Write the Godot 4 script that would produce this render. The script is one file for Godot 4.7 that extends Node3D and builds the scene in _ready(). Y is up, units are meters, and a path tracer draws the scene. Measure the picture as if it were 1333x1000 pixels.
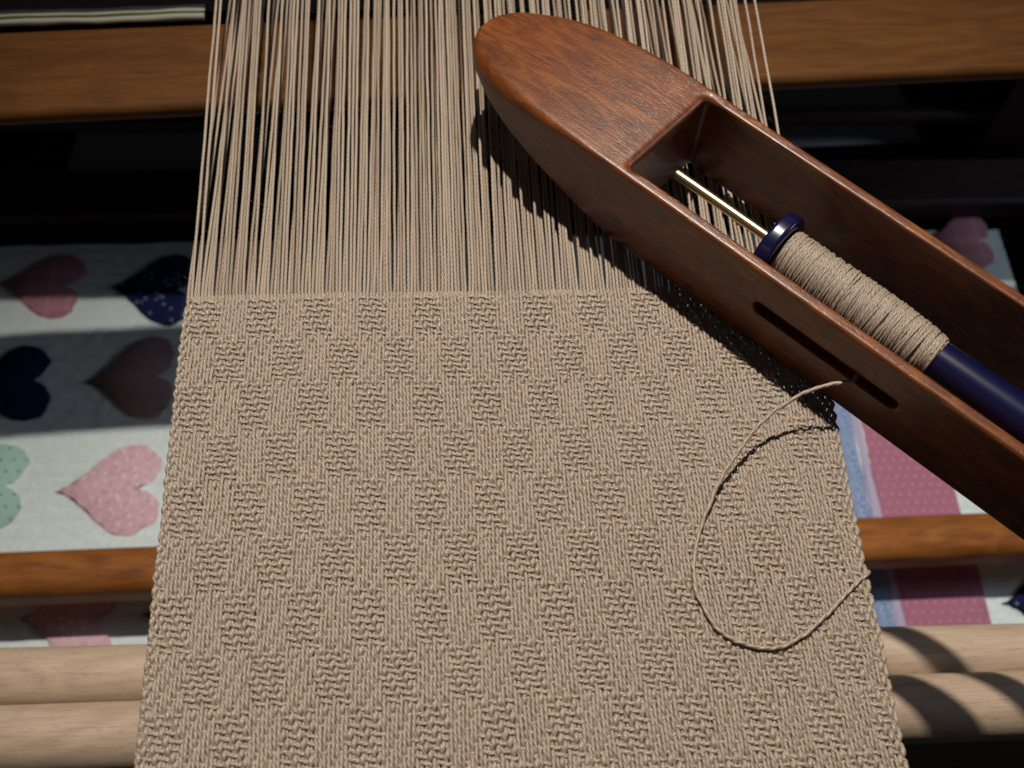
extends Node3D

const ENDS := 184            # warp ends across the web
const EP := 0.001141          # end pitch
const PP := 0.00215          # pick pitch
const PICKS := 98
const HALF := 0.105

var fine := FastNoiseLite.new()
var slow := FastNoiseLite.new()
var M := {}

# ---------------------------------------------------------------- helpers
func numbered(called: String, parent: Node) -> String:
	if not parent.has_node(NodePath(called)):
		return called
	var i := 1
	while parent.has_node(NodePath("%s_%03d" % [called, i])):
		i += 1
	return "%s_%03d" % [called, i]

func tag(o: Node, label: String, category: String, group := "", kind := "") -> void:
	if label: o.set_meta("label", label)
	if category: o.set_meta("category", category)
	if group: o.set_meta("group", group)
	if kind: o.set_meta("kind", kind)

func thing(called: String, label: String, category: String, at := Vector3.ZERO, group := "") -> Node3D:
	var o := Node3D.new()
	o.name = numbered(called, self)
	add_child(o, true)
	o.position = at
	tag(o, label, category, group)
	return o

func put(called: String, mesh: Mesh, mat: Material, parent: Node) -> MeshInstance3D:
	var o := MeshInstance3D.new()
	o.name = numbered(called, parent)
	o.mesh = mesh
	o.material_override = mat
	parent.add_child(o, true)
	return o

func arrays(v: PackedVector3Array, n: PackedVector3Array, uv: PackedVector2Array, ix: PackedInt32Array, col := PackedColorArray()) -> ArrayMesh:
	var a := []
	a.resize(Mesh.ARRAY_MAX)
	a[Mesh.ARRAY_VERTEX] = v
	a[Mesh.ARRAY_NORMAL] = n
	if uv.size() == v.size():
		a[Mesh.ARRAY_TEX_UV] = uv
	a[Mesh.ARRAY_INDEX] = ix
	if col.size() == v.size():
		a[Mesh.ARRAY_COLOR] = col
	var m := ArrayMesh.new()
	m.add_surface_from_arrays(Mesh.PRIMITIVE_TRIANGLES, a)
	return m

# collects tubes into one mesh
class Tubes:
	var v := PackedVector3Array()
	var n := PackedVector3Array()
	var uv := PackedVector2Array()
	var ix := PackedInt32Array()
	var col := PackedColorArray()
	var nz: FastNoiseLite
	# ra: radius along the side vector, rb: radius along the up vector
	func add(pts: PackedVector3Array, ra: float, rb: float, sides: int, turn_len: float, up0: Vector3, taper := PackedFloat32Array(), off := 0.0) -> void:
		var first := v.size()
		var up := up0
		var run := off
		var c := []
		for s in sides + 1:
			c.append(Vector2(cos(TAU * s / sides), sin(TAU * s / sides)))
		for i in pts.size():
			var t := pts[mini(i + 1, pts.size() - 1)] - pts[maxi(i - 1, 0)]
			t = t.normalized()
			if absf(t.dot(up0)) < 0.9:
				up = up0
			up = (up - t * up.dot(t)).normalized()
			var side := t.cross(up)
			if i > 0:
				run += pts[i].distance_to(pts[i - 1])
			var k := 1.0 if taper.is_empty() else taper[i]
			var sh := 1.0 + 0.16 * nz.get_noise_2d(run * 9000.0, off * 71000.0) + 0.10 * nz.get_noise_2d(off * 91000.0, run * 700.0)
			var tone := Color(sh, sh * (0.995 + 0.01 * sin(run * 310.0)), sh)
			for s in sides + 1:
				var d: Vector2 = c[s]
				v.append(pts[i] + side * (d.x * ra * k) + up * (d.y * rb * k))
				n.append((side * d.x * rb + up * d.y * ra).normalized())
				uv.append(Vector2(float(s) / sides, run / turn_len))
				col.append(tone)
		for i in pts.size() - 1:
			for s in sides:
				var a := first + i * (sides + 1) + s
				var b := a + sides + 1
				ix.append_array([a, a + 1, b, a + 1, b + 1, b])
		for e in 2:                      # caps
			var at := first if e == 0 else first + (pts.size() - 1) * (sides + 1)
			var q := v.size()
			v.append(pts[0] if e == 0 else pts[pts.size() - 1])
			var nn := (pts[0] - pts[1]).normalized() if e == 0 else (pts[-1] - pts[-2]).normalized()
			n.append(nn)
			uv.append(Vector2.ZERO)
			col.append(Color.WHITE)
			for s in sides:
				ix.append_array([q, at + s, at + s + 1] if e == 0 else [q, at + s + 1, at + s])

func tubes() -> Tubes:
	var t := Tubes.new()
	t.nz = fine
	return t

func mesh_of(t: Tubes) -> ArrayMesh:
	return arrays(t.v, t.n, t.uv, t.ix, t.col)

# turned shape about the x axis: prof holds (x, radius)
func lathe_x(prof: PackedVector2Array, sides: int) -> ArrayMesh:
	var v := PackedVector3Array()
	var n := PackedVector3Array()
	var uv := PackedVector2Array()
	var ix := PackedInt32Array()
	for i in prof.size():
		var d := prof[mini(i + 1, prof.size() - 1)] - prof[maxi(i - 1, 0)]
		var nn := Vector2(-d.y, d.x).normalized()
		for s in sides + 1:
			var a := TAU * s / sides
			v.append(Vector3(prof[i].x, prof[i].y * sin(a), prof[i].y * cos(a)))
			n.append(Vector3(nn.x, nn.y * sin(a), nn.y * cos(a)))
			uv.append(Vector2(prof[i].x * 10.0, float(s) / sides))
	for i in prof.size() - 1:
		for s in sides:
			var a := i * (sides + 1) + s
			var b := a + sides + 1
			ix.append_array([a, a + 1, b, a + 1, b + 1, b])
	return arrays(v, n, uv, ix)

# profile (y up, x = z axis) swept along x from x0 to x1, with smooth rounded corners
func prism_x(prof: PackedVector2Array, x0: float, x1: float, skew := 0.0) -> ArrayMesh:
	var v := PackedVector3Array()
	var n := PackedVector3Array()
	var uv := PackedVector2Array()
	var ix := PackedInt32Array()
	var m := prof.size()
	var xs := [x0, x1]
	for e in 2:
		for i in m + 1:
			var p := prof[i % m]
			var d := prof[(i + 1) % m] - prof[(i + m - 1) % m]
			v.append(Vector3(xs[e], p.y, p.x + skew * xs[e]))
			n.append(Vector3(0, -d.x, d.y).normalized())
			uv.append(Vector2(xs[e], float(i) / m))
	for i in m:
		ix.append_array([i, i + 1, m + 1 + i, i + 1, m + 2 + i, m + 1 + i])
	for e in 2:
		var q := v.size()
		var mid := Vector2.ZERO
		for p in prof: mid += p / m
		v.append(Vector3(xs[e], mid.y, mid.x + skew * xs[e])); n.append(Vector3(-1 if e == 0 else 1, 0, 0)); uv.append(Vector2.ZERO)
		for i in m:
			v.append(Vector3(xs[e], prof[i].y, prof[i].x + skew * xs[e])); n.append(Vector3(-1 if e == 0 else 1, 0, 0)); uv.append(Vector2.ZERO)
		for i in m:
			ix.append_array([q, q + 1 + i, q + 1 + (i + 1) % m])
	return arrays(v, n, uv, ix)

func round_rect(cx: float, cy: float, w: float, h: float, r: float, seg := 6) -> PackedVector2Array:
	var out := PackedVector2Array()
	var cs := [Vector2(w / 2 - r, h / 2 - r), Vector2(-w / 2 + r, h / 2 - r), Vector2(-w / 2 + r, -h / 2 + r), Vector2(w / 2 - r, -h / 2 + r)]
	for k in 4:
		for s in seg + 1:
			var a := PI / 2 * (k + float(s) / seg)
			out.append(Vector2(cx, cy) + cs[k] + Vector2(cos(a), sin(a)) * r)
	return out

# ---------------------------------------------------------------- textures and materials
func noise_of(sd: int, freq: float, oct := 4) -> FastNoiseLite:
	var f := FastNoiseLite.new()
	f.seed = sd
	f.noise_type = FastNoiseLite.TYPE_SIMPLEX_SMOOTH
	f.frequency = freq
	f.fractal_octaves = oct
	return f

# grain runs along the picture's x axis
func wood(called: String, dark: Color, mid: Color, pale: Color, sd: int, rough: float, rings := 9.0, pores := 0.25, scale := 4.0, bump := 0.006) -> StandardMaterial3D:
	var w := 768
	var h := 384
	var im := Image.create(w, h, false, Image.FORMAT_RGB8)
	var bm := Image.create(w, h, false, Image.FORMAT_RGB8)
	var a := noise_of(sd, 1.0, 3)
	var b := noise_of(sd + 1, 1.0, 4)
	var c := noise_of(sd + 2, 1.0, 2)
	for y in h:
		for x in w:
			var u := float(x) / w
			var t := float(y) / h
			var warp := a.get_noise_2d(u * 1.6, t * 3.0)
			var ring := 0.5 + 0.5 * sin(TAU * (t * rings + warp * 2.6))
			var fib := b.get_noise_2d(u * 7.0, t * 170.0)
			var blot := a.get_noise_2d(u * 3.0 + 20.0, t * 5.0)
			var k := clampf(0.5 + 0.30 * (ring - 0.5) + 0.62 * fib + 0.28 * blot, 0.0, 1.0)
			var col := dark.lerp(mid, k * 2.0) if k < 0.5 else mid.lerp(pale, k * 2.0 - 1.0)
			var pore := smoothstep(0.34, 0.6, c.get_noise_2d(u * 28.0, t * 200.0))
			col = col.lerp(dark * 0.7, pore * pores)
			im.set_pixel(x, y, col)
			var g := clampf(0.6 + 0.3 * fib - pore * 0.6, 0.0, 1.0)
			bm.set_pixel(x, y, Color(g, g, g))
	var m := StandardMaterial3D.new()
	m.resource_name = called
	m.albedo_texture = ImageTexture.create_from_image(im)
	m.roughness = rough
	m.metallic_specular = 0.5
	m.heightmap_enabled = true
	m.heightmap_texture = ImageTexture.create_from_image(bm)
	m.heightmap_scale = bump
	m.uv1_triplanar = true
	m.uv1_scale = Vector3(scale, scale * 2.2, scale * 2.2)
	return m

func yarn_material(called: String, c: Color, height: Texture2D, tint: Texture2D) -> StandardMaterial3D:
	var m := StandardMaterial3D.new()
	m.resource_name = called
	m.albedo_color = c
	m.albedo_texture = tint
	m.roughness = 0.38
	m.metallic_specular = 0.62
	m.rim_enabled = true
	m.rim = 0.25
	m.rim_tint = 0.5
	m.heightmap_enabled = true
	m.heightmap_texture = height
	m.heightmap_scale = 0.025
	m.vertex_color_use_as_albedo = true
	return m

func plain(called: String, c: Color, rough: float, metal := 0.0) -> StandardMaterial3D:
	var m := StandardMaterial3D.new()
	m.resource_name = called
	m.albedo_color = c
	m.roughness = rough
	m.metallic = metal
	return m

func lin(r: float, g: float, b: float) -> Color:
	return Color(r, g, b).linear_to_srgb()

# printed cotton: ground colour with dots or flowers of others
func print_cloth(called: String, ground: Color, marks: Array, style: String, sd: int, tile := 0.05) -> StandardMaterial3D:
	var s := 256
	var im := Image.create(s, s, false, Image.FORMAT_RGB8)
	var rng := RandomNumberGenerator.new()
	rng.seed = sd
	var nz := noise_of(sd, 0.05, 3)
	for y in s:
		for x in s:
			var k := 1.0 + 0.05 * nz.get_noise_2d(x, y) + (0.012 if (x + y) % 2 else -0.012)
			im.set_pixel(x, y, ground * k)
	var spot := func(cx: float, cy: float, r: float, col: Color) -> void:
		for y in range(int(cy - r - 1), int(cy + r + 2)):
			for x in range(int(cx - r - 1), int(cx + r + 2)):
				if Vector2(x - cx, y - cy).length() < r:
					im.set_pixel(posmod(x, s), posmod(y, s), col)
	if style == "dots":
		var n := 8
		for j in n:
			for i in n:
				spot.call((i + (0.5 if j % 2 else 0.0)) * s / n + rng.randf_range(-1, 1), (j + 0.5) * s / n, 3.6, marks[0])
	elif style == "plaid":
		for y in s:
			for x in s:
				var a := (x % 64) < 6
				var b := (y % 64) < 6
				if a or b:
					im.set_pixel(x, y, im.get_pixel(x, y).lerp(marks[0], 0.75 if a and b else 0.5))
				elif (x + 32) % 64 < 3 or (y + 32) % 64 < 3:
					im.set_pixel(x, y, im.get_pixel(x, y).lerp(marks[1 % marks.size()], 0.4))
	elif style == "floral":
		for i in 130:
			var cx := rng.randf() * s
			var cy := rng.randf() * s
			var col: Color = marks[rng.randi() % marks.size()]
			var r := rng.randf_range(3.0, 7.0)
			for p in 5:
				var an := TAU * p / 5.0 + rng.randf()
				spot.call(cx + cos(an) * r, cy + sin(an) * r, r * 0.62, col)
			spot.call(cx, cy, r * 0.5, col.lerp(Color.WHITE, 0.5))
	elif style == "mottle":
		var nn := noise_of(sd + 3, 0.045, 4)
		for y in s:
			for x in s:
				var k := nn.get_noise_2d(x, y)
				var col := im.get_pixel(x, y)
				if k > 0.12: col = col.lerp(marks[0], clampf((k - 0.12) * 5.0, 0, 0.85))
				elif k < -0.16: col = col.lerp(marks[1 % marks.size()], clampf((-0.16 - k) * 5.0, 0, 0.7))
				im.set_pixel(x, y, col)
	elif style == "sparse":
		for i in 26:
			var cx := rng.randf() * s
			var cy := rng.randf() * s
			var r := rng.randf_range(4.0, 8.0)
			for p in 4:
				spot.call(cx + cos(TAU * p / 4.0) * r * 0.8, cy + sin(TAU * p / 4.0) * r * 0.8, r * 0.6, marks[rng.randi() % marks.size()])
	var m := StandardMaterial3D.new()
	m.resource_name = called
	m.albedo_texture = ImageTexture.create_from_image(im)
	m.roughness = 0.95
	m.metallic_specular = 0.2
	m.uv1_triplanar = true
	m.uv1_scale = Vector3.ONE / tile
	return m

func make_materials() -> void:
	# two plies twisted round each other
	var s := 64
	var hm := Image.create(s, s, false, Image.FORMAT_RGB8)
	var tint := Image.create(s, s * 4, false, Image.FORMAT_RGB8)
	var fz := noise_of(71, 1.0, 2)
	for y in s:
		for x in s:
			var u := float(x) / s
			var t := float(y) / s
			var ph := PI * (2.0 * u - t)
			var k := absf(cos(ph))
			k = pow(k, 0.6) * 0.85
			# fibres lie slanted in each ply; kept periodic by building them from sines
			k += 0.08 * sin(TAU * (4.0 * u + 3.0 * t)) * cos(TAU * (3.0 * u - 2.0 * t)) + 0.06 * sin(TAU * (7.0 * u + 5.0 * t))
			k = clampf(k, 0, 1)
			hm.set_pixel(x, y, Color(k, k, k))
	for y in s * 4:
		for x in s:
			var k := 0.94 + 0.10 * fz.get_noise_3d(cos(TAU * x / s) * 3.0, sin(TAU * x / s) * 3.0, y * 0.25)
			k = clampf(k, 0.0, 1.0)
			tint.set_pixel(x, y, Color(k, k * 0.995, k * 0.985))
	var ht := ImageTexture.create_from_image(hm)
	var tt := ImageTexture.create_from_image(tint)
	M.warp = yarn_material("taupe warp yarn", lin(0.430, 0.335, 0.258), ht, tt)
	M.warp_b = yarn_material("taupe warp yarn paler", lin(0.47, 0.372, 0.288), ht, tt)
	M.warp_c = yarn_material("taupe warp yarn deeper", lin(0.36, 0.272, 0.205), ht, tt)
	M.weft = yarn_material("taupe weft yarn", lin(0.45, 0.355, 0.275), ht, tt)
	M.mahogany = wood("oiled red brown shuttle wood", Color(0.27, 0.125, 0.042), Color(0.415, 0.205, 0.062), Color(0.56, 0.315, 0.095), 11, 0.40, 2.0, 0.55, 8.0, 0.014)
	M.mahogany.clearcoat_enabled = true
	M.mahogany.clearcoat = 0.25
	M.mahogany.clearcoat_roughness = 0.28
	M.orange = wood("stained orange brown loom wood", Color(0.31, 0.185, 0.08), Color(0.375, 0.23, 0.10), Color(0.44, 0.275, 0.125), 23, 0.6, 2.0, 0.3, 3.2, 0.006)
	M.rail = wood("golden brown rail wood", Color(0.42, 0.23, 0.10), Color(0.57, 0.34, 0.15), Color(0.65, 0.42, 0.20), 29, 0.55, 2.5, 0.25, 3.6, 0.005)
	M.pine = wood("pale unfinished beech", Color(0.65, 0.54, 0.46), Color(0.73, 0.63, 0.54), Color(0.78, 0.69, 0.60), 37, 0.6, 3.0, 0.3, 3.6, 0.006)
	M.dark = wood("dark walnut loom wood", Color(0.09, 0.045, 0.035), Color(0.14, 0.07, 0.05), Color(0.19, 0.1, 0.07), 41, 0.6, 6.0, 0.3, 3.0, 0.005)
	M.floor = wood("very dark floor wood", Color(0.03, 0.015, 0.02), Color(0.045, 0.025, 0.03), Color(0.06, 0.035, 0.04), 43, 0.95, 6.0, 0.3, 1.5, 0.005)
	M.floor.metallic_specular = 0.15
	M.orange.metallic_specular = 0.28
	M.rail.metallic_specular = 0.3
	M.brass = plain("worn brass", lin(0.72, 0.62, 0.36), 0.3, 1.0)
	M.steel = plain("dull steel", lin(0.5, 0.5, 0.5), 0.4, 1.0)
	M.blue = plain("navy blue plastic", lin(0.004, 0.005, 0.036), 0.24)
	M.blue.metallic_specular = 0.75
	M.white_cotton = print_cloth("white quilting cotton", Color(0.86, 0.90, 0.90), [Color(0.84, 0.86, 0.85)], "plain", 3, 0.05)
	M.canvas = print_cloth("grey canvas", Color(0.62, 0.63, 0.66), [Color(0.5, 0.5, 0.5)], "plain", 5, 0.04)
	M.h_plaid = print_cloth("dusty pink plaid cotton", Color(0.70, 0.49, 0.53), [Color(0.80, 0.66, 0.68), Color(0.58, 0.42, 0.47)], "plaid", 7, 0.055)
	M.h_navy = print_cloth("navy cotton with pale sprigs", Color(0.10, 0.13, 0.27), [Color(0.62, 0.66, 0.72), Color(0.42, 0.5, 0.62)], "sparse", 8, 0.036)
	M.h_dark = print_cloth("dark navy speckled cotton", Color(0.10, 0.12, 0.25), [Color(0.16, 0.2, 0.4), Color(0.02, 0.03, 0.1)], "mottle", 9, 0.03)
	M.h_mauve = print_cloth("greyed mauve floral cotton", Color(0.60, 0.50, 0.50), [Color(0.62, 0.38, 0.41), Color(0.50, 0.46, 0.48), Color(0.56, 0.53, 0.50)], "floral", 10, 0.034)
	M.h_pink = print_cloth("rose pink floral cotton", Color(0.87, 0.72, 0.75), [Color(0.80, 0.55, 0.60), Color(0.93, 0.85, 0.86), Color(0.80, 0.60, 0.66)], "floral", 12, 0.03)
	M.h_green = print_cloth("mint green cotton with dark dots", Color(0.66, 0.79, 0.73), [Color(0.25, 0.4, 0.36)], "dots", 13, 0.06)
	M.s_blue = print_cloth("mottled blue cotton", Color(0.53, 0.61, 0.75), [Color(0.72, 0.74, 0.83), Color(0.38, 0.48, 0.68)], "mottle", 14, 0.03)
	M.s_lilac = print_cloth("pale lilac cotton", Color(0.72, 0.68, 0.78), [Color(0.66, 0.62, 0.74)], "plain", 15, 0.05)
	M.s_pink = print_cloth("rose cotton with pale pin dots", Color(0.69, 0.45, 0.54), [Color(0.84, 0.66, 0.72)], "dots", 16, 0.045)

# ---------------------------------------------------------------- weaving
func warp_up(e: int, k: int) -> bool:
	if e < 2 or e >= ENDS - 2:
		return (e + k) % 2 == 0
	var b := (e - 2) / 8
	var row := (k + 1 + 8) / 8 - 1
	# in every fourth end the warp float of the block above reaches one row further down
	var tongue := row > 0 and (k + 1) % 8 == 0 and (e - 2) % 4 == 0
	if (b + row) % 2 == 0 and not tongue:      # weft shows: one end up in four
		return posmod(e - k, 4) == 0
	return posmod(e + k, 4) != 0               # warp shows: one end down in four

func end_x(e: int) -> float:
	return -HALF + (e + 0.5) * 2.0 * HALF / ENDS

# the beat is uneven: rows lie closer here and wider there, and wander a little
func pick_z(k: float) -> float:
	return k * PP + 0.0011 * slow.get_noise_1d(k * 3.1) * smoothstep(0.0, 8.0, k)

func row_wander(x: float, k: int) -> float:
	return 0.0011 * slow.get_noise_2d(x * 420.0, 40.0 + k * 0.35) + 0.0003 * fine.get_noise_2d(x * 1600.0, k * 5.0)

func make_web(cloth: Node3D) -> void:
	# warp inside the web
	var t := tubes()
	var rise := 0.00050
	for e in ENDS:
		var pts := PackedVector3Array()
		var fat := PackedFloat32Array()
		var x := end_x(e)
		for k in range(-1, PICKS + 1):
			var up0 := warp_up(e, maxi(k, 0))
			var up1 := warp_up(e, maxi(k + 1, 0))
			var up_ := warp_up(e, maxi(k - 1, 0))
			var wob := 0.00022 * fine.get_noise_2d(e * 37.0, k * 19.0) + 0.0006 * slow.get_noise_2d(x * 900.0, k * 2.0)
			var alone := up0 and not up1 and not up_
			var next_alone := up1 and not up0 and not warp_up(e, mini(k + 2, PICKS))
			for q in 3:
				var z := pick_z(k + 0.5 + q / 3.0) + row_wander(x, k)
				var tie0 := not up0 and up1 and up_
				var h0 := (rise * 1.35 if alone else rise) if up0 else (-rise * 0.35 if tie0 else -rise * 0.7)
				var h1 := rise if up1 else (-rise * 0.35 if up0 and warp_up(e, mini(k + 2, PICKS)) else -rise * 0.7)
				var y := h0 if q == 0 else lerpf(h0, h1, 0.16 if q == 1 else 0.84)
				if up0 and up1 and q > 0: y = rise + 0.00010
				if k < 0: y *= 0.25
				var lean := 0.0
				if alone: lean = [0.0, -0.00022, -0.00030][q]
				elif up1 and not up0 and not warp_up(e, mini(k + 2, PICKS)): lean = [0.0, 0.00030, 0.00022][q]
				fat.append(1.0 + (float([0.55, 0.38, 0.0][q]) if alone else 0.0) + (0.38 if q == 2 and next_alone else 0.0) + 0.10 * fine.get_noise_2d(e * 91.0, k * 33.0 + q * 11.0) + 0.08 * fine.get_noise_2d(e * 171.0, k * 2.0))
				pts.append(Vector3(x + wob + lean, y + 0.0002 * slow.get_noise_2d(x * 500.0 + 90.0, z * 500.0), z))
		t.add(pts, 0.00058, 0.00056, 8, 0.0021, Vector3.UP, fat, e * 0.00071)
	var web := put("woven_web", mesh_of(t), M.warp, cloth)
	tag(web, "", "", "", "stuff")
	# stray fibres standing off the web
	var fz := tubes()
	var rg := RandomNumberGenerator.new()
	rg.seed = 77
	for i in 1500:
		var p := Vector3(rg.randf_range(-HALF, HALF), 0.0009, rg.randf_range(-0.13, 0.19))
		if p.z < 0.0: p.y += p.z * -0.03
		var d := Vector3(rg.randf_range(-1, 1), rg.randf_range(0.1, 0.6), rg.randf_range(-1, 1)).normalized()
		var cu := Vector3(rg.randf_range(-1, 1), rg.randf_range(-0.8, 0.2), rg.randf_range(-1, 1)) * 0.6
		var l := rg.randf_range(0.0008, 0.0026)
		var hp := PackedVector3Array()
		for q in 5:
			var tt := q / 4.0
			hp.append(p + (d * tt + cu * tt * tt) * l)
		fz.add(hp, 0.000035, 0.000035, 3, 0.0021, Vector3(0.3, 0.9, 0.2).normalized())
	var fzo := put("stray_fibres", mesh_of(fz), M.warp_b, web)
	tag(fzo, "", "", "", "stuff")
	# one weft thread that turns round at each selvedge
	var w := tubes()
	var pts2 := PackedVector3Array()
	var thin := PackedFloat32Array()
	for k in PICKS:
		var dirn := 1 if k % 2 == 0 else -1
		var zz := pick_z(k + 0.5)
		for i in ENDS:
			var e := i if dirn > 0 else ENDS - 1 - i
			var up := warp_up(e, k)
			var x := end_x(e)
			var tied := not up and e > 0 and e < ENDS - 1 and warp_up(e - 1, k) and warp_up(e + 1, k)
			var y := -rise * 0.75 if up else (-rise * 0.1 if tied else rise * 0.48)
			var e2 := clampi(e + dirn, 0, ENDS - 1)
			var z := zz + 0.00026 * fine.get_noise_2d(x * 9000.0, k * 41.0) + row_wander(x, k)
			if not up:
				# the float sags and slants a little between the ends that hold it down
				var pl := 0
				while pl < 3 and e - pl - 1 >= 0 and not warp_up(e - pl - 1, k): pl += 1
				z += [-0.00022, 0.00010, 0.00034, 0.0002][pl]
				if not tied: y += [0.0, 0.00004, 0.00014, 0.00004][pl]
			y += 0.0002 * slow.get_noise_2d(x * 500.0 + 90.0, zz * 500.0)
			pts2.append(Vector3(x, y, z))
			thin.append((1.0 if i > 1 and i < ENDS - 2 else 0.75) * (1.0 + 0.14 * fine.get_noise_2d(x * 3000.0, k * 77.0)))
			if e2 != e:
				var up2 := warp_up(e2, k)
				var ym := (y + (-rise * 0.75 if up2 else rise * 0.72)) * 0.5
				if not up and not up2:
					ym = y + 0.00012
				pts2.append(Vector3((x + end_x(e2)) * 0.5, ym, z))
				thin.append(thin[-1])
		var ex := dirn * (HALF - 0.0002 + 0.0003 * fine.get_noise_1d(k * 37.0))
		if k < PICKS - 1:
			pts2.append(Vector3(ex, 0, zz + PP * 0.25))
			pts2.append(Vector3(ex, 0, zz + PP * 0.5))
			pts2.append(Vector3(ex, 0, zz + PP * 0.75))
			thin.append_array([0.7, 0.7, 0.7])
	w.add(pts2, 0.00064, 0.00052, 7, 0.0022, Vector3.UP, thin)
	var wf := put("weft", mesh_of(w), M.weft, web)
	tag(wf, "", "", "", "stuff")
	# the open warp behind the fell: every thread a piece of its own
	var rng := RandomNumberGenerator.new()
	rng.seed = 5
	# the reed gathers the threads into uneven bunches
	var mid := []
	var pull := []
	while mid.size() < ENDS:
		var n0 := mid.size()
		var cnt := mini(rng.randi_range(3, 9), ENDS - n0)
		var cx := (end_x(n0) + end_x(n0 + cnt - 1)) * 0.5 + rng.randf_range(-0.0005, 0.0005)
		var pu := rng.randf_range(0.82, 0.98)
		for i in cnt:
			mid.append(cx)
			pull.append(pu)
	for e in ENDS:
		var up := warp_up(e, -1)
		var pts := PackedVector3Array()
		var x := end_x(e)
		var dent: float = mid[e]
		var jit := rng.randf_range(-0.00035, 0.00035)
		var lift := rng.randf_range(0.8, 1.2)
		var n := 44
		for i in n + 1:
			var z := -0.33 * i / n + PP * 0.5
			var f := clampf(-z / 0.16, 0.0, 1.0)
			var g := 0.55 * smoothstep(0.0, 0.008, -z) + 0.45 * smoothstep(0.0, 0.16, -z)
			var xx := lerpf(x, dent * 1.004 + (x - dent) * float(pull[e]) + jit * smoothstep(0.0, 0.05, -z), g * 0.9)
			xx *= 1.0 + 0.018 * f
			var yy := -z * (0.03 if up else -0.11) * lift if i > 0 else 0.0
			if -z > 0.17:
				yy *= clampf(1.0 - (-z - 0.17) / 0.12, 0.0, 1.0)
			xx += 0.00022 * fine.get_noise_2d(e * 53.0, z * 1500.0)
			pts.append(Vector3(xx, yy + 0.00012 * fine.get_noise_2d(e * 53.0 + 400.0, z * 1500.0), z))
		var tb := tubes()
		tb.add(pts, 0.00053, 0.00053, 7, 0.0021, Vector3.UP, PackedFloat32Array(), e * 0.0011)
		put("warp_thread", mesh_of(tb), [M.warp, M.warp_b, M.warp_c][rng.randi() % 3], cloth)

# ---------------------------------------------------------------- the shuttle (surface nets on a distance field)
func smax(a: float, b: float, k: float) -> float:
	var h := maxf(k - absf(a - b), 0.0) / k
	return maxf(a, b) + h * h * k * 0.25

func shuttle_d(u: float, y: float, z: float) -> float:   # metres; u along, z towards the near side, origin at base
	var s := absf(u - 0.087)
	var t := clampf((s - 0.124) / 0.072, 0.0, 1.2)
	var w := 0.02475 * sqrt(maxf(1.0 - t * t * t * sqrt(t), 0.0))
	var yt := 0.035 - 0.0075 * t * t
	var r0 := clampf((s - 0.112) / 0.08, 0.0, 1.0)
	var yb := 0.0215 * pow(r0, 1.15)
	var hh := (yt - yb) * 0.5
	var yc := (yt + yb) * 0.5
	var rr := minf(minf(0.0014 + 0.0050 * t, hh * 0.95), maxf(w * 0.95, 0.0005))
	var qx := absf(z) - w + rr
	var qy := absf(y - yc) - hh + rr
	var d := Vector2(maxf(qx, 0.0), maxf(qy, 0.0)).length() + minf(maxf(qx, qy), 0.0) - rr
	d = maxf(d, s - 0.1955)
	# hollow
	var hx := absf(u - 0.087) - 0.1135 + 0.0016
	var hz := absf(z) - 0.0204 + 0.0016
	var hd := Vector2(maxf(hx, 0.0), maxf(hz, 0.0)).length() + minf(maxf(hx, hz), 0.0) - 0.0016
	d = smax(d, -hd, 0.0011 + 0.0022 * clampf((s - 0.107) / 0.006, 0.0, 1.0))
	# thread slot in the near side
	if z > 0.0215:
		var sx := absf(u - 0.0575) - 0.0245
		var sd := Vector2(maxf(sx, 0.0), y - 0.0185).length() - 0.0025
		d = smax(d, -sd, 0.0006)
	return d

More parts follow.
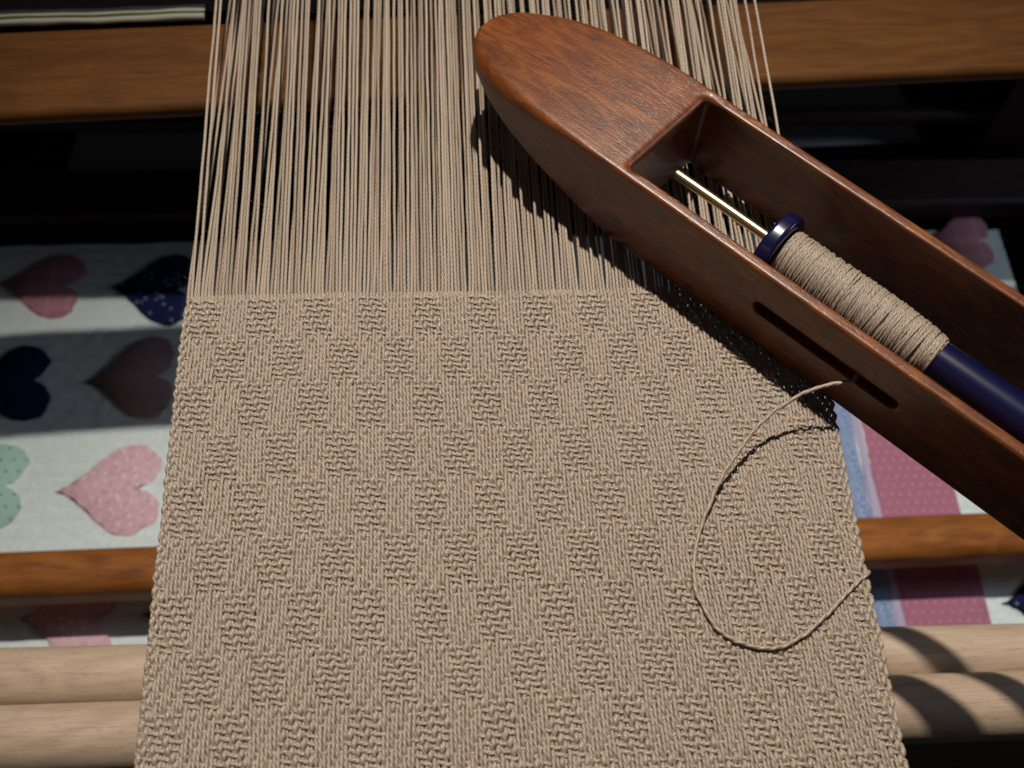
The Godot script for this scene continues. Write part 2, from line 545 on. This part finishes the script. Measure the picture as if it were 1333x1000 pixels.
func shuttle_mesh() -> ArrayMesh:
	var c := 0.00095
	var lo := Vector3(-0.1105, -0.0012, -0.0262)
	var nx := 416
	var ny := 40
	var nz := 56
	var f := PackedFloat32Array()
	f.resize(nx * ny * nz)
	var at := 0
	for k in nx:
		var u := lo.x + k * c
		for j in ny:
			var y := lo.y + j * c
			for i in nz:
				f[at] = shuttle_d(u, y, lo.z + i * c)
				at += 1
	var v := PackedVector3Array()
	var n := PackedVector3Array()
	var ix := PackedInt32Array()
	var id := PackedInt32Array()
	id.resize(nx * ny * nz)
	id.fill(-1)
	var sx := ny * nz
	var sy := nz
	var offs := [0, 1, sy, sy + 1, sx, sx + 1, sx + sy, sx + sy + 1]
	var cor := [Vector3(0, 0, 0), Vector3(0, 0, 1), Vector3(0, 1, 0), Vector3(0, 1, 1), Vector3(1, 0, 0), Vector3(1, 0, 1), Vector3(1, 1, 0), Vector3(1, 1, 1)]
	var edges := [[0, 1], [2, 3], [4, 5], [6, 7], [0, 2], [1, 3], [4, 6], [5, 7], [0, 4], [1, 5], [2, 6], [3, 7]]
	for k in nx - 1:
		for j in ny - 1:
			for i in nz - 1:
				var b := k * sx + j * sy + i
				var f0 := f[b]
				if absf(f0) > 0.0022:
					continue
				var neg := 0
				for o in offs:
					if f[b + o] < 0.0: neg += 1
				if neg == 0 or neg == 8:
					continue
				var p := Vector3.ZERO
				var m := 0
				for e in edges:
					var a0 := f[b + offs[e[0]]]
					var a1 := f[b + offs[e[1]]]
					if (a0 < 0.0) != (a1 < 0.0):
						p += (cor[e[0]] as Vector3).lerp(cor[e[1]], a0 / (a0 - a1))
						m += 1
				p = lo + (Vector3(k, j, i) + p / m) * c
				var h := 0.0004
				var d0 := shuttle_d(p.x, p.y, p.z)
				var g := Vector3(shuttle_d(p.x + h, p.y, p.z) - shuttle_d(p.x - h, p.y, p.z), shuttle_d(p.x, p.y + h, p.z) - shuttle_d(p.x, p.y - h, p.z), shuttle_d(p.x, p.y, p.z + h) - shuttle_d(p.x, p.y, p.z - h))
				g = g.normalized()
				p -= g * clampf(d0, -0.0004, 0.0004)
				id[b] = v.size()
				v.append(p)
				n.append(g)
	for k in range(1, nx - 1):
		for j in range(1, ny - 1):
			for i in range(1, nz - 1):
				var b := k * sx + j * sy + i
				if id[b] < 0:
					continue
				var s0 := f[b] < 0.0
				for ax in 3:
					var step: int = [sx, sy, 1][ax]
					if (f[b + step] < 0.0) == s0:
						continue
					var p: int = [sy, 1, sx][ax]
					var q: int = [1, sx, sy][ax]
					var a := id[b]
					var b1 := id[b - p]
					var c1 := id[b - p - q]
					var d1 := id[b - q]
					if a < 0 or b1 < 0 or c1 < 0 or d1 < 0:
						continue
					if s0:
						ix.append_array([a, c1, b1, a, d1, c1])
					else:
						ix.append_array([a, b1, c1, a, c1, d1])
	return arrays(v, n, PackedVector2Array(), ix)

func make_shuttle() -> void:
	var along := Vector3(0.708, 0, 0.706).normalized()
	var b := Basis(along, Vector3.UP, along.cross(Vector3.UP))
	var origin := Vector3(0.057, 0.0013, -0.0025) - b.z * 0.02475
	var frame := Transform3D(b, origin)
	var t := thing("weaving_shuttle", "red brown wooden boat shuttle lying slantwise across the warp and cloth", "shuttle", origin)
	t.basis = b
	put("shuttle_body", shuttle_mesh(), M.mahogany, t)
	var ay := 0.0185
	var rod := PackedVector2Array([Vector2(-0.0212, 0.0), Vector2(-0.0211, 0.0008), Vector2(-0.0206, 0.0015), Vector2(-0.0196, 0.0018), Vector2(0.196, 0.0018), Vector2(0.196, 0.0)])
	var sp := put("spindle", lathe_x(rod, 20), M.brass, t)
	sp.position = Vector3(0, ay, 0)
	var hb := put("spindle_hinge", prism_x(round_rect(0, 0, 0.012, 0.014, 0.003), 0.184, 0.2005), M.steel, t)
	hb.position = Vector3(0, ay, 0)
	# the bobbin on the spindle
	var bo := thing("bobbin", "navy blue plastic bobbin wound with taupe yarn inside the shuttle", "bobbin", frame * Vector3(0.003, ay - 0.001, 0.0008))
	bo.basis = b
	var fl := PackedVector2Array()
	fl.append(Vector2(0.0165, 0.0014))
	for i in 9:
		var a := PI / 2 * i / 8.0
		fl.append(Vector2(0.0165 + 0.0016 * (1 - sin(PI / 2 - a)) if false else 0.0165 + 0.0016 * (1.0 - cos(a)), 0.0109 + 0.0016 * sin(a)))
	for i in 9:
		var a := PI / 2 * i / 8.0
		fl.append(Vector2(0.0206 + 0.0016 * sin(a), 0.0109 + 0.0016 * cos(a)))
	fl.append(Vector2(0.0222, 0.0056))
	put("flange", lathe_x(fl, 48), M.blue, bo)
	var sh := PackedVector2Array([Vector2(0.0212, 0.0014), Vector2(0.0212, 0.0052), Vector2(0.08, 0.0062), Vector2(0.150, 0.0074), Vector2(0.157, 0.0074), Vector2(0.1585, 0.0066), Vector2(0.1588, 0.0014)])
	put("bobbin_tube", lathe_x(sh, 40), M.blue, bo)
	var yn := tubes()
	var rng := RandomNumberGenerator.new()
	rng.seed = 21
	# layers of winding: close coils that cross each other at small angles
	for layer in 18:
		var pts := PackedVector3Array()
		var close := layer == 0
		var turns := 74.0 if close else rng.randf_range(13.0, 20.0)
		var n := int(turns * 22)
		var x0 := 0.0229
		var x1 := 0.0812 - 0.00015 * layer
		var ph := rng.randf() * TAU
		for i in n + 1:
			var q := float(i) / n
			var qq := q if layer % 2 == 0 else 1.0 - q
			var a := TAU * turns * q + ph
			var x := lerpf(x0, x1, qq) + (0.0 if close else 0.0016 * fine.get_noise_2d(i * 0.8, layer * 90.0))
			x = clampf(x, x0, x1)
			var core := 0.0066 + 0.0008 * smoothstep(0.0, 0.35, 1.0 - qq) - 0.0003 * smoothstep(0.9, 1.0, qq)
			var r := core + (0.0 if close else 0.00035 + layer * 0.00005) + 0.00012 * fine.get_noise_2d(i * 0.9, 300.0 + layer * 50.0)
			pts.append(Vector3(x, r * sin(a), r * cos(a)))
		yn.add(pts, 0.00047, 0.00042, 7, 0.0022, Vector3(1, 0, 0), PackedFloat32Array(), layer * 0.013)
	put("wound_yarn", mesh_of(yn), M.weft, bo)
	# the loose end: from the bobbin through the slot, down on the cloth and round to its right edge
	var raw := [Vector3(0.1125, 0.0215, 0.0330), Vector3(0.1090, 0.0192, 0.0420), Vector3(0.1065, 0.0187, 0.0462), Vector3(0.1022, 0.0184, 0.0472), Vector3(0.0945, 0.0162, 0.0478), Vector3(0.0875, 0.0137, 0.0501), Vector3(0.0789, 0.0105, 0.0552), Vector3(0.0698, 0.0072, 0.0645),
		Vector3(0.063, 0.0046, 0.0736), Vector3(0.0571, 0.0028, 0.0853), Vector3(0.0546, 0.0020, 0.0912), Vector3(0.0528, 0.0018, 0.0983), Vector3(0.0524, 0.0018, 0.1054), Vector3(0.0539, 0.0018, 0.1112),
		Vector3(0.0575, 0.0018, 0.118), Vector3(0.0636, 0.0018, 0.1224), Vector3(0.0711, 0.0018, 0.1243), Vector3(0.0805, 0.0018, 0.1217), Vector3(0.0896, 0.0018, 0.115), Vector3(0.0964, 0.0018, 0.1092),
		Vector3(0.1022, 0.0017, 0.1045), Vector3(0.1046, 0.0012, 0.1026), Vector3(0.1052, 0.0000, 0.1019), Vector3(0.1044, -0.0012, 0.1016)]
	var cv := Curve3D.new()
	cv.bake_interval = 0.0006
	for i in raw.size():
		var p: Vector3 = raw[i]
		var d: Vector3 = (raw[mini(i + 1, raw.size() - 1)] - raw[maxi(i - 1, 0)])
		var li := 0.0 if i == 0 else p.distance_to(raw[i - 1]) / 3.0
		var lo := 0.0 if i == raw.size() - 1 else p.distance_to(raw[i + 1]) / 3.0
		cv.add_point(p, -d.normalized() * li, d.normalized() * lo)
	var lt := tubes()
	var bp := cv.get_baked_points()
	var thick := PackedFloat32Array()
	for i in bp.size():
		thick.append(1.0 + 0.14 * fine.get_noise_2d(i * 6.0, 700.0))
		bp[i] += Vector3(fine.get_noise_2d(i * 3.0, 801.0), 0.3 * fine.get_noise_2d(i * 3.0, 850.0), fine.get_noise_2d(i * 3.0, 900.0)) * 0.0004
	lt.add(bp, 0.00062, 0.00062, 10, 0.0034, Vector3.UP, thick)
	var th := put("loose_thread", mesh_of(lt), M.warp, self)
	tag(th, "loose taupe thread looping from the shuttle's slot across the cloth", "thread")

# ---------------------------------------------------------------- quilt
func heart_outline(length: float, width: float, sd: int) -> PackedVector2Array:
	# point at the origin, axis along +x, lobes at the far end
	var out := PackedVector2Array()
	var nz := noise_of(sd, 0.9, 2)
	var n := 144
	for i in n:
		var a := TAU * i / n
		var hx := 16.0 * pow(sin(a), 3.0)
		var hy := 13.0 * cos(a) - 5.0 * cos(2 * a) - 2.0 * cos(3 * a) - cos(4 * a)
		var p := Vector2((hy + 17.0) / 29.0 * length, hx / 16.0 * width * 0.5)
		p += Vector2(sin(a), cos(a)) * 0.0003 * sin(a * 23.0)
		p *= 1.0 + 0.05 * nz.get_noise_2d(cos(a) * 2.0, sin(a) * 2.0)
		out.append(p)
	return out

func patch(outline: PackedVector2Array, y0: float, h: float) -> ArrayMesh:
	var v := PackedVector3Array()
	var n := PackedVector3Array()
	var ix := PackedInt32Array()
	var tri := Geometry2D.triangulate_polygon(outline)
	# soft, padded top: the outline, then a ring a little inside and higher
	var mid := Vector2.ZERO
	for p in outline: mid += p / outline.size()
	var m := outline.size()
	for p in outline:
		var o := (p - mid).normalized()
		v.append(Vector3(p.x, y0, p.y)); n.append(Vector3(o.x, 0.4, o.y).normalized())
	for p in outline:
		var q := p - (p - mid).normalized() * minf(0.0012, (p - mid).length() * 0.3)
		var o := (p - mid).normalized()
		v.append(Vector3(q.x, y0 + h, q.y)); n.append(Vector3(o.x * 0.35, 1, o.y * 0.35).normalized())
	for i in m:
		var j := (i + 1) % m
		ix.append_array([i, j, m + i, j, m + j, m + i])
	for i in tri:
		ix.append(m + i)
	return arrays(v, n, PackedVector2Array(), ix)

func quad_outline(a: Vector2, b: Vector2, c: Vector2, d: Vector2, sd: int) -> PackedVector2Array:
	var out := PackedVector2Array()
	var nz := noise_of(sd, 1.0, 2)
	var cs := [a, b, c, d]
	for k in 4:
		for i in 16:
			var p: Vector2 = (cs[k] as Vector2).lerp(cs[(k + 1) % 4], i / 16.0)
			out.append(p + Vector2(nz.get_noise_2d(p.x * 60.0, p.y * 60.0), nz.get_noise_2d(p.y * 60.0, 50.0 + p.x * 60.0)) * 0.0012)
	return out

func make_quilt() -> void:
	var base := -0.304
	var q := thing("patchwork_quilt", "white patchwork quilt with calico hearts spread beneath the loom", "quilt", Vector3(0, base, 0))
	# the quilted ground, puckered along rows of stitching
	var v := PackedVector3Array()
	var n := PackedVector3Array()
	var ix := PackedInt32Array()
	var nx := 300
	var nz := 150
	var x0 := -0.50
	var x1 := 0.362
	var z0 := -0.243
	var z1 := 0.075
	var pk := noise_of(301, 1.0, 3)
	var height := func(x: float, z: float) -> float:
		var row := absf(fposmod(z / 0.0092 + 0.35 * pk.get_noise_2d(x * 9.0, z * 9.0), 1.0) - 0.5) * 2.0
		return 0.0032 + 0.0007 * (1.0 - pow(row, 5.0)) + 0.0005 * pk.get_noise_2d(x * 60.0, z * 110.0) + 0.0006 * pk.get_noise_2d(x * 11.0, z * 11.0)
	for j in nz + 1:
		for i in nx + 1:
			var x := lerpf(x0, x1, float(i) / nx)
			var z := lerpf(z0, z1, float(j) / nz)
			v.append(Vector3(x, height.call(x, z), z + 0.002 * pk.get_noise_2d(x * 14.0, 7.0)))
			var e := 0.001
			n.append(Vector3(height.call(x - e, z) - height.call(x + e, z), 2 * e, height.call(x, z - e) - height.call(x, z + e)).normalized())
	for j in nz:
		for i in nx:
			var a := j * (nx + 1) + i
			ix.append_array([a, a + 1, a + nx + 1, a + 1, a + nx + 2, a + nx + 1])
	# border down to the floor
	var rim := PackedInt32Array()
	for i in nx + 1: rim.append(i)
	for j in range(1, nz + 1): rim.append(j * (nx + 1) + nx)
	for i in range(nx - 1, -1, -1): rim.append(nz * (nx + 1) + i)
	for j in range(nz - 1, 0, -1): rim.append(j * (nx + 1))
	var first := v.size()
	for i in rim:
		v.append(Vector3(v[i].x, 0.0, v[i].z)); n.append(n[i])
	for i in rim.size():
		var j := (i + 1) % rim.size()
		ix.append_array([rim[i], rim[j], first + i, rim[j], first + j, first + i])
	put("quilt_ground", arrays(v, n, PackedVector2Array(), ix), M.white_cotton, q)
	var y := 0.0036
	# point x, point z, axis angle (degrees), length, width, cloth, label
	var hearts := [
		[-0.3085, -0.2125, 3.0, 0.0530, 0.0500, "h_plaid", "dusty pink plaid heart at the quilt's back edge"],
		[-0.2365, -0.2080, 3.0, 0.0545, 0.0560, "h_navy", "navy heart with pale sprigs beside the warp's left edge"],
		[-0.3180, -0.1330, -10.0, 0.0540, 0.0540, "h_dark", "dark navy heart at the left of the second row"],
		[-0.2430, -0.1380, -4.0, 0.0540, 0.0590, "h_mauve", "greyish mauve floral heart close to the cloth"],
		[-0.2510, -0.0650, -1.0, 0.0610, 0.0590, "h_pink", "rose pink floral heart above the golden rail"],
		[-0.3200, -0.0700, 0.0, 0.0500, 0.0560, "h_green", "mint green heart cut by the left of the picture"],
		[-0.2590, 0.0110, 2.0, 0.0520, 0.0500, "h_pink", "rose heart half hidden behind the golden rail"],
		[0.2950, 0.0215, 0.0, 0.0520, 0.0500, "h_navy", "navy heart at the right beside the rose strip"],
		[0.3090, -0.2360, 4.0, 0.0460, 0.0460, "h_plaid", "pink heart at the quilt's far right corner"],
		[-0.1700, -0.2090, 2.0, 0.0520, 0.0500, "h_pink", ""],
		[-0.1780, -0.1370, -3.0, 0.0520, 0.0500, "h_green", ""],
		[-0.1850, -0.0640, 2.0, 0.0520, 0.0500, "h_navy", ""],
		[-0.1930, 0.0110, 2.0, 0.0520, 0.0500, "h_plaid", ""],
		[0.3000, -0.0900, -2.0, 0.0500, 0.0490, "h_pink", ""],
		[0.3040, -0.1640, 2.0, 0.0500, 0.0490, "h_mauve", ""],
	]
	for i in hearts.size():
		var h: Array = hearts[i]
		var o := heart_outline(h[3], h[4], 400 + i)
		var rot := deg_to_rad(h[2])
		var out := PackedVector2Array()
		for p in o:
			out.append(Vector2(h[0], h[1]) + p.rotated(rot))
		var hp := put("heart_patch", patch(out, y, 0.0022), M[h[5]], q)
		if h[6]: tag(hp, h[6], "")
	var strips := [
		["blue_strip", 0.196, 0.2300, "s_blue", "mottled blue sashing strip"],
		["lilac_strip", 0.2302, 0.2355, "s_lilac", "narrow pale lilac sashing strip"],
		["rose_strip", 0.2357, 0.2850, "s_pink", "rose sashing strip with pale pin dots"],
	]
	for i in strips.size():
		var s: Array = strips[i]
		var st := put(s[0], patch(quad_outline(Vector2(s[1], -0.19), Vector2(s[2], -0.19), Vector2(s[2] + 0.0008, 0.07), Vector2(s[1] + 0.0008, 0.07), 500 + i), y, 0.0020), M[s[3]], q)
		tag(st, s[4], "")

# ---------------------------------------------------------------- loom timber
func make_loom() -> void:
	var o := put("loom_crossbar", prism_x(round_rect(-0.1785, -0.0705, 0.052, 0.0095, 0.0042), -0.62, 0.62, -0.047), M.orange, self)
	tag(o, "wide stained brown crossbar passing just below the open warp threads", "loom beam")
	o = put("rail", prism_x(round_rect(-0.003, -0.2665, 0.026, 0.026, 0.0085), -0.62, 0.62, -0.010), M.rail, self)
	tag(o, "golden brown rounded rail lying on the quilt below the cloth", "rail")
	var circ := PackedVector2Array()
	for i in 40:
		circ.append(Vector2(cos(TAU * i / 40), sin(TAU * i / 40)) * 0.0136)
	var c1 := PackedVector2Array()
	var c2 := PackedVector2Array()
	for p in circ:
		c1.append(p + Vector2(0.0868, -0.1530))
		c2.append(p + Vector2(0.1122, -0.1390))
	o = put("roller", prism_x(c1, -0.6, 0.6, 0.012), M.pine, self)
	tag(o, "pale wooden roller next to the quilt, upper of the two", "roller", "pale rollers below the cloth")
	o = put("roller", prism_x(c2, -0.6, 0.6, 0.004), M.pine, self)
	tag(o, "pale wooden roller nearest the viewer, lower of the two", "roller", "pale rollers below the cloth")
	o = put("unseen_loom_shelf", prism_x(round_rect(-0.421, -0.076, 0.40, 0.012, 0.003), -0.6, 0.6), M.dark, self)  # out of view; placed to shade the quilt's back edge and what lies behind
	tag(o, "unseen dark wooden shelf behind the brown crossbar, shading the back of the quilt", "shelf")
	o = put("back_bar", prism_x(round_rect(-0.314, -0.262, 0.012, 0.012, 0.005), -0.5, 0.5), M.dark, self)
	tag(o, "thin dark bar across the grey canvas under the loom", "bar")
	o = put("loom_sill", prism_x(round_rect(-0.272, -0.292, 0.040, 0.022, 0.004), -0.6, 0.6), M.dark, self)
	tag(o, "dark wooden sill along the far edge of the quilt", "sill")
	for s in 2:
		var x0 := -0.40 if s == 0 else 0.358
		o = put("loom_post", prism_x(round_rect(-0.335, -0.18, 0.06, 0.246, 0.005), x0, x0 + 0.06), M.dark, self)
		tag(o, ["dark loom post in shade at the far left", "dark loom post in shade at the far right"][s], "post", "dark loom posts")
	# canvas apron in the shade
	var cl := put("canvas_apron", patch(quad_outline(Vector2(-0.272, -0.385), Vector2(0.318, -0.405), Vector2(0.326, -0.322), Vector2(-0.279, -0.299), 77), -0.300, 0.0015), M.canvas, self)
	tag(cl, "grey canvas apron in deep shade beyond the quilt", "apron")
	# striped cloth on the crossbar
	var w := 16
	var im := Image.create(w, 128, false, Image.FORMAT_RGB8)
	var rows := [[0.0, Color(0.72, 0.72, 0.66)], [0.13, Color(0.72, 0.72, 0.66)], [0.14, Color(0.26, 0.27, 0.18)], [0.24, Color(0.3, 0.3, 0.2)], [0.25, Color(0.62, 0.62, 0.52)], [0.31, Color(0.62, 0.62, 0.52)], [0.32, Color(0.22, 0.22, 0.2)], [0.41, Color(0.16, 0.15, 0.2)], [0.43, Color(0.13, 0.12, 0.2)], [1.0, Color(0.12, 0.11, 0.19)]]
	for yy in 128:
		var t := yy / 127.0
		var col: Color = rows[0][1]
		for r in rows:
			if t >= r[0]: col = r[1]
		for xx in w:
			im.set_pixel(xx, yy, col)
	var sm := StandardMaterial3D.new()
	sm.resource_name = "striped cotton"
	sm.albedo_texture = ImageTexture.create_from_image(im)
	sm.roughness = 0.95
	var v := PackedVector3Array()
	var n := PackedVector3Array()
	var uv := PackedVector2Array()
	var ix := PackedInt32Array()
	var nz := noise_of(88, 1.0, 2)
	var prof := [Vector2(0.0002, -0.0040), Vector2(0.0014, -0.003), Vector2(0.0016, -0.0015), Vector2(0.0006, -0.0003), Vector2(-0.001, 0.0), Vector2(-0.002, -0.0006), Vector2(-0.003, 0.0001), Vector2(-0.004, -0.0003), Vector2(-0.005, 0.0002), Vector2(-0.0062, -0.0008), Vector2(-0.0066, -0.0024), Vector2(-0.0066, -0.0040)]
	var run := [0.0, 0.05, 0.10, 0.13, 0.18, 0.26, 0.33, 0.40, 0.5, 0.75, 0.9, 1.0]
	var cols := 60
	for i in cols + 1:
		var x := lerpf(-0.45, -0.128, float(i) / cols)
		for j in prof.size():
			var p: Vector2 = prof[j]
			var dn: Vector2 = prof[mini(j + 1, prof.size() - 1)] - prof[maxi(j - 1, 0)]
			var wv := nz.get_noise_2d(x * 25.0, j * 0.35)
			v.append(Vector3(x, -0.0610 + p.y + 0.0006 * wv * (0.0 if p.y < -0.004 else 1.0), -0.2055 + p.x - 0.047 * x + 0.0012 * nz.get_noise_2d(x * 18.0, 9.0)))
			n.append(Vector3(0, -dn.x, dn.y).normalized())
			uv.append(Vector2(x * 10.0, run[j]))
	for i in cols:
		for j in prof.size() - 1:
			var a := i * prof.size() + j
			var b := a + prof.size()
			ix.append_array([a, a + 1, b, a + 1, b + 1, b])
	o = put("striped_cloth", arrays(v, n, uv, ix), sm, self)
	tag(o, "striped dark cloth with cream edge lying on the brown crossbar", "cloth")

func _ready() -> void:
	# camera
	var cam := Camera3D.new()
	cam.name = "camera"
	add_child(cam)
	var pt := 1.0652434
	var yw := -0.11082762
	var rl := 0.07335897
	var fw := Vector3(-sin(yw) * cos(pt), -sin(pt), -cos(yw) * cos(pt))
	var r0 := fw.cross(Vector3.UP).normalized()
	var u0 := r0.cross(fw)
	var rr := r0 * cos(rl) + u0 * sin(rl)
	var uu := u0 * cos(rl) - r0 * sin(rl)
	cam.transform = Transform3D(Basis(rr, uu, -fw), Vector3(-0.01762504, 0.31805586, 0.20983515))
	cam.fov = rad_to_deg(2.0 * atan(500.0 / 1468.0))
	cam.near = 0.01
	cam.far = 20.0
	var at := CameraAttributesPhysical.new()
	at.frustum_focal_length = 35.0
	at.frustum_focus_distance = 0.36
	at.exposure_aperture = 12.0
	cam.attributes = at
	cam.fov = rad_to_deg(2.0 * atan(500.0 / 1468.0))
	# surroundings and light: a dim room and an unseen lamp above and behind the loom
	var we := WorldEnvironment.new()
	we.name = "environment"
	var env := Environment.new()
	env.background_mode = Environment.BG_COLOR
	env.background_color = lin(0.88, 0.9, 1.0)
	env.background_energy_multiplier = 0.026
	env.tonemap_mode = Environment.TONE_MAPPER_LINEAR
	env.tonemap_exposure = 1.0
	env.sdfgi_enabled = true
	env.ssao_enabled = true
	env.ssil_enabled = true
	we.environment = env
	add_child(we)
	var lamp_at := Vector3(0.02, 0.90, -0.31)
	var li := SpotLight3D.new()
	li.name = "unseen_lamp_light"
	li.position = lamp_at
	li.basis = Basis.looking_at(Vector3(0.06, 0.0, 0.075) - lamp_at, Vector3.UP)
	li.spot_angle = 31.0  # soft cone dims the light towards the edges of the view
	li.spot_angle_attenuation = 1.0
	li.light_color = Color(1.0, 0.975, 0.925)
	li.light_energy = 1.15
	li.light_size = 0.012
	li.spot_range = 6.0
	li.spot_attenuation = 2.0
	li.shadow_enabled = true
	add_child(li)
	fine = noise_of(1, 0.02, 3)
	slow = noise_of(2, 0.02, 2)
	make_materials()
	# setting
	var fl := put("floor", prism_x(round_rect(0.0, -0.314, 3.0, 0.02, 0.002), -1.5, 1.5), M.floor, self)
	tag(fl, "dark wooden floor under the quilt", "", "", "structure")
	make_loom()
	make_quilt()
	var cloth := thing("woven_cloth", "taupe turned twill cloth on the loom with its open warp", "cloth")
	make_web(cloth)
	make_shuttle()
	# added fill lamp, out of view at the right, lifting the shaded quilt
	var far_at := Vector3(1.45, 0.34, -0.12)
	var fill := OmniLight3D.new()
	fill.name = "added_fill_light"
	fill.position = far_at
	fill.light_color = Color(0.86, 0.92, 1.0)
	fill.light_energy = 0.36
	fill.light_size = 0.14
	fill.omni_range = 6.0
	fill.omni_attenuation = 2.0
	fill.shadow_enabled = true
	add_child(fill)
	var pl := thing("added_fill_lamp", "added dim fill lamp out of view to the right, lifting the shaded quilt", "lamp", far_at)
	var globe := SphereMesh.new()
	globe.radius = 0.15
	globe.height = 0.30
	var gm := plain("added fill lamp glow", Color(0.9, 0.92, 0.95), 0.9)
	gm.emission_enabled = true
	gm.emission = Color(0.86, 0.92, 1.0)
	gm.emission_energy_multiplier = 0.6
	put("fill_lamp_globe", globe, gm, pl)
	var rim := put("fill_lamp_ring", lathe_x(PackedVector2Array([Vector2(0.146, 0.0), Vector2(0.146, 0.03), Vector2(0.155, 0.03), Vector2(0.155, 0.0)]), 24), M.steel, pl)
	rim.rotation.z = PI / 2
	# the lamp, out of view, placed to cast the shuttle's shadows: bulb and holder
	var lp := thing("lamp", "unseen small bulb lamp above the loom, casting the shuttle shadows", "lamp", lamp_at)
	var bulb := SphereMesh.new()
	bulb.radius = 0.016
	bulb.height = 0.032
	var bm := plain("lit bulb", Color(1, 0.97, 0.9), 0.5)
	bm.emission_enabled = true
	bm.emission = Color(1.0, 0.96, 0.88)
	bm.emission_energy_multiplier = 30.0
	put("bulb", bulb, bm, lp)
	var cap := put("bulb_holder", lathe_x(PackedVector2Array([Vector2(0.014, 0.0), Vector2(0.014, 0.012), Vector2(0.05, 0.014), Vector2(0.055, 0.012), Vector2(0.056, 0.0)]), 24), M.steel, lp)
	cap.rotation.z = PI / 2
